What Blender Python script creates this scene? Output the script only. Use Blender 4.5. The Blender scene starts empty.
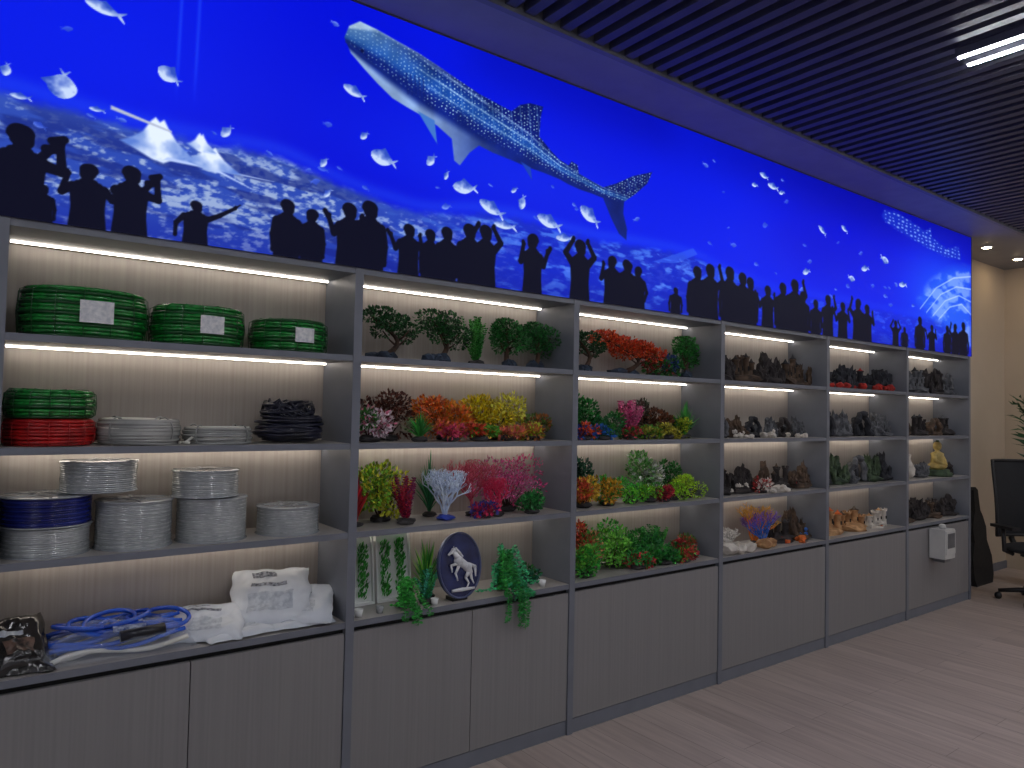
import bpy, bmesh, math, random
import numpy as np
from mathutils import Vector, Matrix, noise
random.seed(7); rng=np.random.default_rng(7)
scene=bpy.context.scene
scene.view_settings.view_transform='Standard'
COL=bpy.context.collection
R=random.uniform
# ------------------------------------------------------------ materials
def s2l(c): return tuple(((x/255)/12.92 if x/255<=0.04045 else ((x/255+0.055)/1.055)**2.4) for x in c)
MATS={}
def mat(name,col,col2=None,rough=0.5,metal=0.0,scale=8.0,island=False,spec=0.5,bump=0.0,alpha=1.0,stretch=(1,1,1),trans=0.0):
    if name in MATS: return MATS[name]
    m=bpy.data.materials.new(name); m.use_nodes=True; nt=m.node_tree; b=nt.nodes['Principled BSDF']
    c1=(*s2l(col),1); c2=(*s2l(col2 if col2 else tuple(x*0.8 for x in col)),1)
    mix=nt.nodes.new('ShaderNodeMix'); mix.data_type='RGBA'; mix.inputs[6].default_value=c1; mix.inputs[7].default_value=c2
    tc=nt.nodes.new('ShaderNodeTexCoord'); mp=nt.nodes.new('ShaderNodeMapping'); mp.inputs['Scale'].default_value=stretch
    nz=nt.nodes.new('ShaderNodeTexNoise'); nz.inputs['Scale'].default_value=scale; nz.inputs['Detail'].default_value=4
    nt.links.new(tc.outputs['Object'],mp.inputs[0]); nt.links.new(mp.outputs[0],nz.inputs['Vector'])
    if island:
        g=nt.nodes.new('ShaderNodeNewGeometry'); nt.links.new(g.outputs['Random Per Island'],mix.inputs[0])
    else:
        mr=nt.nodes.new('ShaderNodeMapRange'); mr.inputs[1].default_value=0.35; mr.inputs[2].default_value=0.65
        nt.links.new(nz.outputs['Fac'],mr.inputs[0]); nt.links.new(mr.outputs[0],mix.inputs[0])
    nt.links.new(mix.outputs[2],b.inputs['Base Color'])
    b.inputs['Roughness'].default_value=rough; b.inputs['Metallic'].default_value=metal
    b.inputs['Specular IOR Level'].default_value=spec
    if trans: b.inputs['Transmission Weight'].default_value=trans
    if alpha<1: b.inputs['Alpha'].default_value=alpha
    if bump:
        bp=nt.nodes.new('ShaderNodeBump'); bp.inputs['Strength'].default_value=bump; bp.inputs['Distance'].default_value=0.01
        nt.links.new(nz.outputs['Fac'],bp.inputs['Height']); nt.links.new(bp.outputs[0],b.inputs['Normal'])
    MATS[name]=m; return m
def emis(name,col,strength):
    if name in MATS: return MATS[name]
    m=bpy.data.materials.new(name); m.use_nodes=True; nt=m.node_tree; nt.nodes.clear()
    e=nt.nodes.new('ShaderNodeEmission'); o=nt.nodes.new('ShaderNodeOutputMaterial')
    e.inputs[0].default_value=(*s2l(col),1); e.inputs[1].default_value=strength; nt.links.new(e.outputs[0],o.inputs[0])
    MATS[name]=m; return m
# ------------------------------------------------------------ mesh builder
class MB:
    def __init__(s): s.v=[]; s.f=[]; s.m=[]; s.mats=[]; s.sm=[]
    def mi(s,m):
        if m not in s.mats: s.mats.append(m)
        return s.mats.index(m)
    def add(s,vs,fs,m,smooth=False):
        o=len(s.v); i=s.mi(m); s.v.extend([tuple(v) for v in vs])
        for f in fs: s.f.append(tuple(a+o for a in f)); s.m.append(i); s.sm.append(smooth)
    def box(s,x0,x1,y0,y1,z0,z1,m,M=None):
        vs=[Vector(p) for p in ((x0,y0,z0),(x1,y0,z0),(x1,y1,z0),(x0,y1,z0),(x0,y0,z1),(x1,y0,z1),(x1,y1,z1),(x0,y1,z1))]
        if M: vs=[M@v for v in vs]
        s.add(vs,[(0,3,2,1),(4,5,6,7),(0,1,5,4),(1,2,6,5),(2,3,7,6),(3,0,4,7)],m)
    def tube(s,path,rad,m,seg=6,cap=True,closed=False,smooth=True):
        P=[Vector(p) for p in path]; n=len(P)
        if not hasattr(rad,'__len__'): rad=[rad]*n
        vs=[]; prev=None
        for i,p in enumerate(P):
            if closed: t=P[(i+1)%n]-P[i-1]
            else: t=P[min(i+1,n-1)]-P[max(i-1,0)]
            if t.length<1e-9: t=Vector((0,0,1))
            t.normalize()
            if prev is None:
                a=Vector((0,0,1)) if abs(t.z)<0.9 else Vector((1,0,0)); u=t.cross(a).normalized()
            else:
                u=prev-t*prev.dot(t)
                u=u.normalized() if u.length>1e-6 else t.orthogonal().normalized()
            prev=u; w=t.cross(u)
            for k in range(seg):
                an=2*math.pi*k/seg; vs.append(p+(u*math.cos(an)+w*math.sin(an))*rad[i])
        fs=[]
        for i in range(n if closed else n-1):
            j=(i+1)%n
            for k in range(seg):
                k2=(k+1)%seg; fs.append((i*seg+k,i*seg+k2,j*seg+k2,j*seg+k))
        if cap and not closed:
            fs.append(tuple(range(seg))[::-1]); fs.append(tuple((n-1)*seg+k for k in range(seg)))
        s.add(vs,fs,m,smooth)
    def lathe(s,prof,c,m,seg=24,sx=1,sy=1,smooth=True):
        vs=[];fs=[]; n=len(prof)
        for r,z in prof:
            for k in range(seg):
                a=2*math.pi*k/seg; vs.append((c[0]+r*sx*math.cos(a),c[1]+r*sy*math.sin(a),c[2]+z))
        for i in range(n-1):
            for k in range(seg):
                k2=(k+1)%seg; fs.append((i*seg+k,i*seg+k2,(i+1)*seg+k2,(i+1)*seg+k))
        fs.append(tuple(range(seg))[::-1]); fs.append(tuple((n-1)*seg+k for k in range(seg)))
        s.add(vs,fs,m,smooth)
    def torus(s,c,rx,ry,r,m,seg=40,ms=6,tilt=0,ph=0):
        s.tube([(c[0]+rx*math.cos(2*math.pi*k/seg),c[1]+ry*math.sin(2*math.pi*k/seg),c[2]+tilt*math.cos(2*math.pi*k/seg+c[0]*9+ph)) for k in range(seg)],r,m,seg=ms,closed=True)
    def blob(s,c,sc,m,sub=2,amp=0.25,fr=3.0,seed=0,smooth=False,flat=True):
        V,F=ICO[sub]; vs=[]
        for v in V:
            d=1+amp*noise.noise(Vector(v)*fr+Vector((seed*7.3,seed*1.7,0)))*2
            z=v[2]*d*sc[2]+c[2]
            if flat: z=max(z,c[2]-sc[2]*0.8)
            vs.append((c[0]+v[0]*d*sc[0],c[1]+v[1]*d*sc[1],z))
        s.add(vs,F,m,smooth)
    def leaf(s,p,d,L,w,m,droop=0.0):
        d=Vector(d).normalized(); r=Vector((R(-1,1),R(-1,1),R(-1,1))); sd=d.cross(r)
        if sd.length<1e-4: return
        sd.normalize(); nn=d.cross(sd); p=Vector(p)
        mid=p+d*L*0.5+nn*L*0.12; s.add([p,mid+sd*w*.5,p+d*L,mid-sd*w*.5],[(0,1,2,3)],m)
    def build(s,name,parent=None,loc=None):
        me=bpy.data.meshes.new(name); me.from_pydata(s.v,[],s.f); 
        for m in s.mats: me.materials.append(m)
        me.polygons.foreach_set('material_index',s.m); me.polygons.foreach_set('use_smooth',s.sm); me.update()
        o=bpy.data.objects.new(name,me); COL.objects.link(o)
        if parent: o.parent=parent
        if loc: o.location=loc
        return o
ICO={}
for sd in (1,2,3,4):
    bm=bmesh.new(); bmesh.ops.create_icosphere(bm,subdivisions=sd,radius=1); bm.verts.ensure_lookup_table()
    ICO[sd]=([tuple(v.co) for v in bm.verts],[tuple(v.index for v in f.verts) for f in bm.faces]); bm.free()
def empty(name,loc=(0,0,0)):
    o=bpy.data.objects.new(name,None); COL.objects.link(o); o.location=loc; return o
# ------------------------------------------------------------ dimensions
W=1.2; H=2.19; CT=0.748; MT=3.29; DEP=0.30
LV=[CT+i*(H-CT)/4 for i in range(5)]
X0,X1,Y0,Y1=-2.4,9.1,-6.0,0.36
# ------------------------------------------------------------ room
def woodmat(name,c1,c2,axis,sc=1.0,rough=0.5,fine=60):
    st={'z':(fine,fine,1.2),'y':(fine,1.5,fine),'x':(1.5,fine,fine)}[axis]
    return mat(name,c1,c2,rough=rough,scale=sc,stretch=st)
m_door=woodmat('grey_oak_laminate',(138,136,136),(131,129,130),'z',rough=.5,fine=95)
m_back=woodmat('taupe_oak_backing',(172,165,158),(161,153,146),'z',rough=.6,fine=80)
m_frame=mat('grey_cabinet_edge',(116,120,130),(110,114,124),rough=.45)
m_cover=mat('counter_laminate',(172,168,165),(164,159,155),rough=.4)
m_black=mat('dark_gap',(14,14,15),rough=.8)
m_plen=mat('dark_plenum',(24,24,30),rough=.8)
m_white=mat('white_paint',(214,216,218),(210,212,214),rough=.8)
m_cream=mat('cream_wall_paint',(206,190,168),(200,184,161),rough=.7,scale=2)
m_slat=mat('dark_metal_baffle',(80,81,92),(72,73,84),rough=.45,metal=.0)
m_soff=mat('grey_soffit_panel',(140,143,154),(134,137,148),rough=.5)
# floor with planks
mf=bpy.data.materials.new('light_wood_plank_floor'); mf.use_nodes=True; nt=mf.node_tree; b=nt.nodes['Principled BSDF']
tc=nt.nodes.new('ShaderNodeTexCoord'); mp=nt.nodes.new('ShaderNodeMapping'); mp.inputs['Rotation'].default_value=(0,0,math.pi/2)
br=nt.nodes.new('ShaderNodeTexBrick'); br.inputs['Scale'].default_value=1.0
br.inputs['Brick Width'].default_value=1.2; br.inputs['Row Height'].default_value=0.15; br.inputs['Mortar Size'].default_value=0.0014
br.inputs['Color1'].default_value=(*s2l((198,182,172)),1); br.inputs['Color2'].default_value=(*s2l((180,164,154)),1); br.inputs['Mortar'].default_value=(*s2l((138,124,116)),1)
nt.links.new(tc.outputs['Object'],mp.inputs[0]); nt.links.new(mp.outputs[0],br.inputs['Vector'])
mp2=nt.nodes.new('ShaderNodeMapping'); mp2.inputs['Scale'].default_value=(18,1.3,1); nz=nt.nodes.new('ShaderNodeTexNoise'); nz.inputs['Scale'].default_value=1.6; nz.inputs['Detail'].default_value=6
nt.links.new(tc.outputs['Object'],mp2.inputs[0]); nt.links.new(mp2.outputs[0],nz.inputs['Vector'])
rp=nt.nodes.new('ShaderNodeValToRGB'); rp.color_ramp.elements[0].position=.3; rp.color_ramp.elements[0].color=(.78,.76,.75,1); rp.color_ramp.elements[1].position=.7; rp.color_ramp.elements[1].color=(1.06,1.05,1.04,1)
mx=nt.nodes.new('ShaderNodeMix'); mx.data_type='RGBA'; mx.blend_type='MULTIPLY'; mx.inputs[0].default_value=1
nt.links.new(nz.outputs['Fac'],rp.inputs[0]); nt.links.new(br.outputs['Color'],mx.inputs[6]); nt.links.new(rp.outputs[0],mx.inputs[7]); nt.links.new(mx.outputs[2],b.inputs['Base Color'])
b.inputs['Roughness'].default_value=.42
def room(name,x0,x1,y0,y1,z0,z1,m):
    q=MB(); q.box(x0,x1,y0,y1,z0,z1,m); return q.build(name)
room('floor',X0,X1,Y0,Y1,-.1,0,mf)
room('wall_back',X0-.1,X1+.1,Y1,Y1+.1,0,3.75,m_cream)
room('wall_front',X0-.1,X1+.1,Y0-.1,Y0,0,3.75,m_white)
room('wall_left',X0-.1,X0,Y0,Y1,0,3.75,m_white)
room('wall_right',X1,X1+.1,Y0,Y1,0,3.75,m_cream)
room('ceiling',X0-.1,X1+.1,Y0-.1,Y1+.1,3.75,3.85,m_plen)
q=MB(); q.box(X0,X1,-.33,Y1,MT,MT+.3,m_soff); q.box(X0,X1,-.36,-.33,MT-.004,MT+.3,m_frame); q.build('trim_soffit')
room('baseboard_back',7.24,X1,Y1-.015,Y1,0,.08,m_frame)
# baffles
q=MB(); x=X0+.05
while x<X1-.03:
    q.box(x,x+.05,Y0+.02,-.365,MT+.01,MT+.10,m_slat); x+=.1
for y in (-1.0,-2.6,-4.2,-5.6): q.box(X0+.02,X1-.02,y,y+.04,MT+.102,MT+.13,m_black)
q.build('ceiling_baffles')
m_tube=emis('linear_light_diffuser',(248,249,255),74)
for fx in (-1.4,1.02,3.46,5.9,8.2):
    for fy in (-2.58,-5.2):
        p=MB()
        for k in (0,.105):
            p.box(fx+k-.004,fx+k+.022,fy,fy+1.22,MT-.030,MT+.008,m_slat); p.box(fx+k,fx+k+.018,fy+.01,fy+1.21,MT-.036,MT-.030,m_tube)
        p.box(fx-.004,fx+.127,fy+.3,fy+.34,MT-.01,MT+.009,m_slat); p.box(fx-.004,fx+.127,fy+.9,fy+.94,MT-.01,MT+.009,m_slat)
        p.build('linear_ceiling_light')
for dx in (7.75,8.55):  # invented soffit downlights, added to wash the far cream wall with warm light
    p=MB(); p.lathe([(.055,0),(.055,.006),(.04,.006)],(dx,.05,MT-.007),m_white,seg=24); p.lathe([(.038,0),(.038,.002)],(dx,.05,MT-.0095),emis('added_fill_light_lens',(255,226,184),70),seg=24); p.build('added_fill_light')
# ------------------------------------------------------------ shelving
unit=empty('display_shelving_unit')
q=MB(); BX0=-1
for i in range(BX0,7):
    x=i*W; q.box(x-.018,x+.018,-.006,DEP+.02,0,H,m_frame)
q.build('dividers',unit)
q=MB()
for i in range(BX0,6):
    a=i*W+.0185; b_=(i+1)*W-.0185
    q.box(a,b_,DEP,DEP+.02,CT-.02,H-.03,m_back)
q.build('back_panels',unit)
qs=MB(); qd=MB(); qk=MB(); ql=MB()
m_led=emis('led_strip',(255,244,230),9.5)
for i in range(BX0,6):
    a=i*W+.0185; b_=(i+1)*W-.0185
    for l in range(4):
        z=LV[l]
        qs.box(a,b_,0,DEP-.001,z-.024,z,m_cover); qs.box(a,b_,-.003,0,z-.024,z,m_frame)
    qs.box(a,b_,-.003,DEP-.001,H-.024,H,m_frame)
    for l in range(1,5):
        z=LV[l]-.025; ql.box(a+.01,b_-.01,DEP-.05,DEP-.040,z-.006,z,m_led)
    n=2 if i<2 else 1
    w=(b_-a)/n
    for k in range(n): qd.box(a+k*w+.002,a+(k+1)*w-.002,0,.018,.075,CT-.045,m_door)
    qk.box(a,b_,.02,.04,.01,CT-.03,m_black); qk.box(a,b_,.004,.02,.0,.07,m_frame)
qs.build('shelves',unit); qd.build('cabinet_doors',unit); qk.build('toe_kick',unit); ql.build('led_strips',unit)
# ------------------------------------------------------------ mural
def build_mural():
    xs=[]; x=-1.2
    while x<7.218:
        xs.append(x); x+= .0032+max(0,x)*.0011
    xs.append(7.218); xs=np.array(xs); zs=np.linspace(0,1.1,330)
    XX,ZZ=np.meshgrid(xs,zs); 
    C=np.zeros(XX.shape+(3,))
    def vn(X,Z,fx,fz,seed):
        r=np.random.default_rng(seed).random((256,256)); x=X*fx+100; z=Z*fz+100
        xi=np.floor(x).astype(int); zi=np.floor(z).astype(int); u=x-xi; v=z-zi; u=u*u*(3-2*u); v=v*v*(3-2*v)
        g=lambda a,b:r[a%256,b%256]
        return (g(xi,zi)*(1-u)+g(xi+1,zi)*u)*(1-v)+(g(xi,zi+1)*(1-u)+g(xi+1,zi+1)*u)*v
    def fb(X,Z,fx,fz,seed,o=4): return sum(vn(X,Z,fx*2**k,fz*2**k,seed+k)*.5**k for k in range(o))/sum(.5**k for k in range(o))
    L=lambda c:np.array(c,float)
    def mixc(a,b,t): return a*(1-t[...,None])+b*t[...,None]
    Z3=np.zeros_like(C)
    sm=lambda a,b,x:np.clip((x-a)/(b-a),0,1)**2*(3-2*np.clip((x-a)/(b-a),0,1))
    C[:]=L((2,8,196))
    n1=fb(XX,ZZ,.55,.9,3,2); C=mixc(C,Z3+L((4,34,232)),sm(.35,.75,n1)*.7)
    C=mixc(C,Z3+L((6,24,214)),sm(1.2,0,XX)*.6)
    C=mixc(C,Z3+L((2,4,140)),sm(.72,1.1,ZZ)*sm(1.5,5,XX)*.65)
    C=mixc(C,Z3+L((16,62,238)),np.exp(-((XX-1.9)/.9)**2-((ZZ-.55)/.25)**2)*.35)
    C=mixc(C,Z3+L((2,4,130)),np.exp(-((XX-1.25)/.35)**2-((ZZ-.82)/.12)**2)*.0+sm(.9,.5,np.abs(XX-2.4))*sm(.8,1.1,ZZ)*.35)
    for jx in (-.62,.47,.53): C=mixc(C,Z3+L((30,74,240)),(np.exp(-((XX-jx-.02*ZZ)/.006)**2)*sm(.45,.7,ZZ)*.5))
    C=mixc(C,Z3+L((34,96,240)),np.exp(-((XX-6.7)/.7)**2-((ZZ-.45)/.38)**2)*.75)
    # seabed: pebbly ridges that fade out with distance
    line=.385+.03*(fb(XX,ZZ*0,1.2,1,11)-.5)*2-.08*sm(.8,1.3,XX)+.06*sm(1.4,1.8,XX)-.09*sm(2.9,4.2,XX)
    t=sm(.0,.045,line-ZZ+.03*(fb(XX,ZZ,20,26,21)-.5))
    dpt=np.clip((line-ZZ)/.35,0,1)
    grain=fb(XX,ZZ,42,80,31,4); bands=fb(XX+ZZ*1.5,ZZ,2.2,16,35,3)
    sand=mixc(Z3+L((40,68,166)),Z3+L((140,160,202)),sm(.46,.66,grain*.65+bands*.35))
    sand=mixc(sand,Z3+L((22,38,120)),sm(.5,.66,fb(XX+ZZ*2,ZZ,6,24,41))*.75)
    sand=mixc(sand,Z3+L((70,96,180)),sm(.3,.0,dpt)*.4)
    sand2=mixc(Z3+L((10,30,186)),Z3+L((62,106,228)),sm(.48,.7,fb(XX,ZZ,12,40,51,5)))
    sand=mixc(sand,sand2,sm(1.0,2.2,XX)*.85)
    C=mixc(C,sand,t*(1-.5*sm(3.0,4.5,XX)))
    C=mixc(C,Z3+L((10,22,140)),sm(.14,0,ZZ)*.45)
    C=mixc(C,Z3+L((40,84,232)),np.exp(-((ZZ-line-.01)/.03)**2)*.35*(1-.5*sm(2.5,4,XX)))
    def reg(x0,x1,z0,z1):
        i0,i1=np.searchsorted(xs,[x0,x1]); j0,j1=np.searchsorted(zs,[z0,z1]); return slice(max(0,j0-1),j1+1),slice(max(0,i0-1),i1+1)
    def polyd(P,X,Z):
        P=np.array(P); d=np.full(X.shape,1e9); ins=np.zeros(X.shape,bool)
        for k in range(len(P)):
            a=P[k]; b=P[(k+1)%len(P)]; e=b-a
            wx=X-a[0]; wz=Z-a[1]; h=np.clip((wx*e[0]+wz*e[1])/(e@e+1e-12),0,1)
            d=np.minimum(d,(wx-e[0]*h)**2+(wz-e[1]*h)**2)
            c=((a[1]>Z)!=(b[1]>Z)); 
            xi=a[0]+(Z-a[1])*e[0]/(e[1] if abs(e[1])>1e-12 else 1e-12); ins^=(c&(X<xi))
        return np.where(ins,-1,1)*np.sqrt(d)
    def poly(P,col,aa=.003,shade=None,op=1.0):
        P=np.array(P); s=reg(P[:,0].min()-.02,P[:,0].max()+.02,P[:,1].min()-.02,P[:,1].max()+.02)
        X=XX[s];Z=ZZ[s]; a=np.clip(.5-polyd(P,X,Z)/(2*aa),0,1)*op
        c=np.zeros(X.shape+(3,))+L(col) if shade is None else shade(X,Z)
        C[s]=mixc(C[s],c,a)
    def fish(x,z,l,ang=0,asp=.38,col=(186,204,236),dark=(44,74,180),op=1.0):
        ca,sa=math.cos(ang),math.sin(ang); s=reg(x-l,x+l,z-l,z+l); X=XX[s]-x; Z=ZZ[s]-z
        u=(X*ca+Z*sa)/l; v=(-X*sa+Z*ca)/l
        hb=asp*.5*np.clip(1-((u+.06)/.40)**2,0,1)**.6*(1-.35*np.clip(u*2,0,1))
        b=(np.abs(v)-hb)*4+np.where(np.abs(u+.06)>.40,1,0)
        tl=np.maximum(np.maximum(np.abs(v)-(u-.24)*.62,.24-u),u-.5+np.clip(.12-np.abs(v),0,1)*.9)*4
        fin=np.maximum.reduce([-v+.0,v-asp*.72*(1-np.abs(u+.02)*2.6),np.abs(u+.02)-.24])*4
        d=np.minimum(np.minimum(b,tl),fin)
        a=np.clip(.5-d*l*60,0,1)*op; k=np.clip(.55-v/asp*1.3+.9*(fb(X,Z,60,60,5,2)-.5),0,1)
        C[s]=mixc(C[s],mixc(np.zeros(X.shape+(3,))+L(dark),np.zeros(X.shape+(3,))+L(col),k),a)
    for k in range(70):
        x=R(-1.1,7.1); z=R(.3,1.0) if k%3==0 else R(.28,.5)
        g=R(.2,.8); fish(x,z,R(.02,.045)*(1+x*.13),R(-.5,.5)+(3.14 if k%2 else 0),R(.3,.5),tuple(L((40,70,215))*(1-g)+L((160,190,240))*g),(40,70,190),.8)
    for f in [(.14,.455,.10,1.45,.85),(.25,.745,.13,-.2,.3),(.19,.79,.06,-.5,.4),(.455,.58,.085,-.5,.65),(1.15,.72,.11,-.3,.36),(1.29,.475,.13,-.2,.5),(1.70,.435,.14,.1,.42),(1.85,.367,.16,-.35,.34),(2.20,.364,.17,-.25,.35),
              (2.47,.445,.16,-.5,.42),(-.01,.46,.045,1.4,.6),(.03,.385,.06,0,.3),(.655,.43,.06,.9,.5),(.24,.40,.05,0,.3),(1.03,.40,.05,1.0,.5),(1.52,.52,.07,.9,.5),(1.6,.47,.05,1.2,.4),(2.03,.43,.08,1.3,.5),(2.3,.30,.12,.1,.3),
              (.02,.78,.03,0,.4),(1.05,.28,.05,.9,.4),(1.98,.48,.05,.7,.4),(1.93,.30,.14,0,.25),(4.0,.98,.10,-.2,.35),(4.1,.93,.13,-.1,.3),(3.9,.90,.07,.1,.4),(4.2,.91,.07,.3,.4),(5.0,.8,.1,-.4,.35),(4.7,.74,.12,-.5,.3),(1.2,.55,.05,.8,.5),
              (5.3,.55,.12,.2,.35),(5.6,.66,.14,2.9,.35),(5.1,.45,.1,3.0,.4),(4.5,.42,.1,.3,.4),(5.9,.5,.14,.1,.3)]: fish(*f)
    def ray(x,z,w,h,tail):
        P=[(x-w,z-.05*h),(x-w*.75,z+h*.12),(x-w*.45,z+h*.42),(x-w*.25,z+h*.85),(x-w*.14,z+h),(x-w*.03,z+h*.86),(x+w*.08,z+h*.98),(x+w*.2,z+h*.7),(x+w*.42,z+h*.3),(x+w*.75,z-h*.05),(x+w,z-h*.32),(x+w*.7,z-h*.38),(x+w*.35,z-h*.36),(x+w*.1,z-h*.55),(x-w*.2,z-h*.48),(x-w*.6,z-h*.25)]
        poly(P,None,aa=.004,shade=lambda X,Z:mixc(np.zeros(X.shape+(3,))+L((84,118,200)),np.zeros(X.shape+(3,))+L((214,226,244)),np.clip(1.0-np.abs(X-x)/w*1.0+(Z-z)/h*.3+(fb(X,Z,24,24,8,3)-.5)*1.2,0,1)))
        poly([(x+w*.2,z-h*.3),(x+tail[0],z+tail[1]),(x+w*.1,z-h*.42)],(170,190,235))
    ray(.435,.32,.125,.10,(.40,-.04)); ray(.61,.30,.10,.06,(.16,-.07)); ray(.57,.355,.05,.045,(.05,-.02))
    poly([(.28,.425),(.47,.385),(.47,.378),(.28,.412)],(170,178,200))
    poly([(2.95,.27),(3.3,.40),(3.34,.37),(3.15,.29)],(50,92,225),op=.6); poly([(3.3,.2),(3.55,.33),(3.9,.28),(3.6,.22)],(40,82,220),op=.6)
    # whale shark
    top=[(1.16,.93),(1.18,.985),(1.225,1.02),(1.30,1.012),(1.405,.992),(1.5,.975),(1.60,.948),(1.7,.918),(1.82,.885),(1.92,.868),(2.0,.855),(2.05,.90),(2.11,.925),(2.19,.93),(2.175,.87),(2.17,.775),(2.24,.725),(2.3,.69),(2.36,.675),(2.38,.70),(2.42,.69),(2.43,.648),(2.52,.628),(2.60,.612),(2.70,.655),(2.82,.72),(2.97,.775),(2.93,.70),(2.84,.625),(2.755,.565),(2.75,.50),(2.78,.42),(2.775,.36),(2.72,.385),(2.66,.46),(2.60,.555)]
    bot=[(2.52,.563),(2.44,.567),(2.36,.578),(2.30,.592),(2.2,.602),(2.1,.608),(2.0,.620),(1.90,.63),(1.82,.645),(1.77,.60),(1.72,.53),(1.69,.545),(1.675,.64),(1.60,.68),(1.52,.705),(1.45,.722),(1.38,.742),(1.31,.785),(1.25,.828),(1.19,.875)]
    shf=lambda P:[(x-.06+.03*(x-1.16)/1.8,z) for x,z in P]
    P=shf(top+bot)
    bx=np.array([1.16,1.3,1.5,1.82,2.1,2.3,2.6,3.0])-.045; bc=np.array([.93,.91,.85,.765,.70,.64,.585,.56]); bh=np.array([.05,.11,.135,.125,.095,.055,.035,.035])
    def cells(X,Z,fx,fz,seed,rad):
        r=np.random.default_rng(seed).random((128,128,3)); u=X*fx+50; w=Z*fz+50; ui=np.floor(u).astype(int); wi=np.floor(w).astype(int)
        q_=r[ui%128,wi%128]; return np.clip(1.5-np.hypot(u-ui-.3-.4*q_[...,0],(w-wi-.3-.4*q_[...,1]))/(rad*(.4+.6*q_[...,2])),0,1)
    def sh(X,Z):
        Zr=np.zeros(X.shape+(3,)); c=np.interp(X,bx,bc); h=np.interp(X,bx,bh); v=(Z-c)/h
        base=mixc(Zr+L((8,24,104)),Zr+L((26,80,166)),sm(1.0,.2,v)*.8)
        base=mixc(base,Zr+L((92,140,190)),sm(1.6,1.15,X)*sm(-.3,.8,v)*.75)
        base=mixc(base,Zr+L((6,16,100)),sm(.1,-.35,v)*.75)
        base=mixc(base,Zr+L((160,192,230)),sm(-.55,-.95,v)*sm(2.0,1.4,X)*.8)
        s_=X-1.1; base=mixc(base,Zr+L((176,214,240)),cells(s_,(Z-c)+X*.10,52,58,5,.2)*sm(-.65,-.35,v)*.8*(1-.4*sm(1.6,1.2,X)))
        for vv,wd,op in ((.78,.05,.55),(.40,.035,.7),(.02,.03,.45)): base=mixc(base,Zr+L((180,214,240)),np.exp(-((v-vv)/wd)**2)*op*sm(1.35,1.6,X)*(.5+.6*fb(X,Z,30,30,9,2)))
        base=mixc(base,Zr+L((120,170,220)),(np.abs(np.mod(X*17+v*.25,1)-.5)<.06)*sm(-.4,.1,v)*.3*sm(1.4,1.7,X))
        base=mixc(base,Zr+L((196,222,242)),sm(.75,1.0,v)*sm(1.9,1.2,X)*.7)
        return np.clip(base*(.75+.45*fb(X,Z,12,12,77)[...,None]),0,255)
    poly(P,None,aa=.0032,shade=sh)
    poly(shf([(1.165,.925),(1.24,.885),(1.36,.835),(1.36,.828),(1.24,.872),(1.165,.912)]),(16,34,110))
    poly([(1.18+.008*math.cos(a),.900+.008*math.sin(a)) for a in np.linspace(0,5.5,8)],(8,14,60))
    for g in range(5): poly(shf([(1.44+g*.02,.87),(1.445+g*.02,.87),(1.455+g*.02,.78),(1.450+g*.02,.78)]),(10,26,100),op=.8)
    poly(shf([(2.06,.625),(2.13,.55),(2.12,.61)]),(24,60,170)); poly(shf([(1.5,.72),(1.60,.60),(1.585,.70)]),(60,110,190))
    # distant spotted shark and bright reef window at the far end
    P2=[(5.55,1.0),(5.6,1.05),(5.8,1.07),(6.1,1.03),(6.3,1.0),(6.40,1.04),(6.42,.97),(6.7,.91),(6.95,.97),(7.0,.86),(6.7,.84),(6.3,.87),(6.1,.89),(5.8,.93),(5.6,.96)]
    poly(P2,None,aa=.012,op=.75,shade=lambda X,Z:mixc(np.zeros(X.shape+(3,))+L((20,50,190)),np.zeros(X.shape+(3,))+L((150,186,240)),cells(X,Z,14,34,6,.33)*.9))
    P3=[(6.15,.40),(6.35,.55),(6.6,.68),(6.85,.77),(7.21,.82),(7.21,.10),(7.0,.12),(6.7,.22),(6.4,.30)]
    poly(P3,None,aa=.05,op=.75,shade=lambda X,Z:mixc(np.zeros(X.shape+(3,))+L((34,90,232)),np.zeros(X.shape+(3,))+L((130,170,242)),sm(.4,.65,fb(X,Z,6,14,91))))
    for k in range(4):
        o=k*.09; A=[(6.2+o*1.3,.34-o*.2),(6.5+o,.55-o*.5),(6.85+o*.6,.68-o*.8),(7.215,.74-o*1.3)]
        for a,b in zip(A[:-1],A[1:]): poly([a,b,(b[0],b[1]-.012),(a[0],a[1]-.012)],(190,214,250),aa=.005,op=.65)
    # ---------------- visitors' silhouettes (printed on the panel)
    K=L((7,8,28))
    def cap(a,b,r1,r2):
        s=reg(min(a[0],b[0])-.06,max(a[0],b[0])+.06,max(0,min(a[1],b[1])-.06),max(a[1],b[1])+.06); X=XX[s];Z=ZZ[s]
        e=(b[0]-a[0],b[1]-a[1]); h=np.clip(((X-a[0])*e[0]+(Z-a[1])*e[1])/(e[0]**2+e[1]**2+1e-9),0,1)
        d=np.hypot(X-a[0]-e[0]*h,Z-a[1]-e[1]*h)-(r1+(r2-r1)*h); aa=.002+max(a[0],0)*.0006
        C[s]=mixc(C[s],Z3[s]+K,np.clip(.5-d/(2*aa),0,1))
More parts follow.
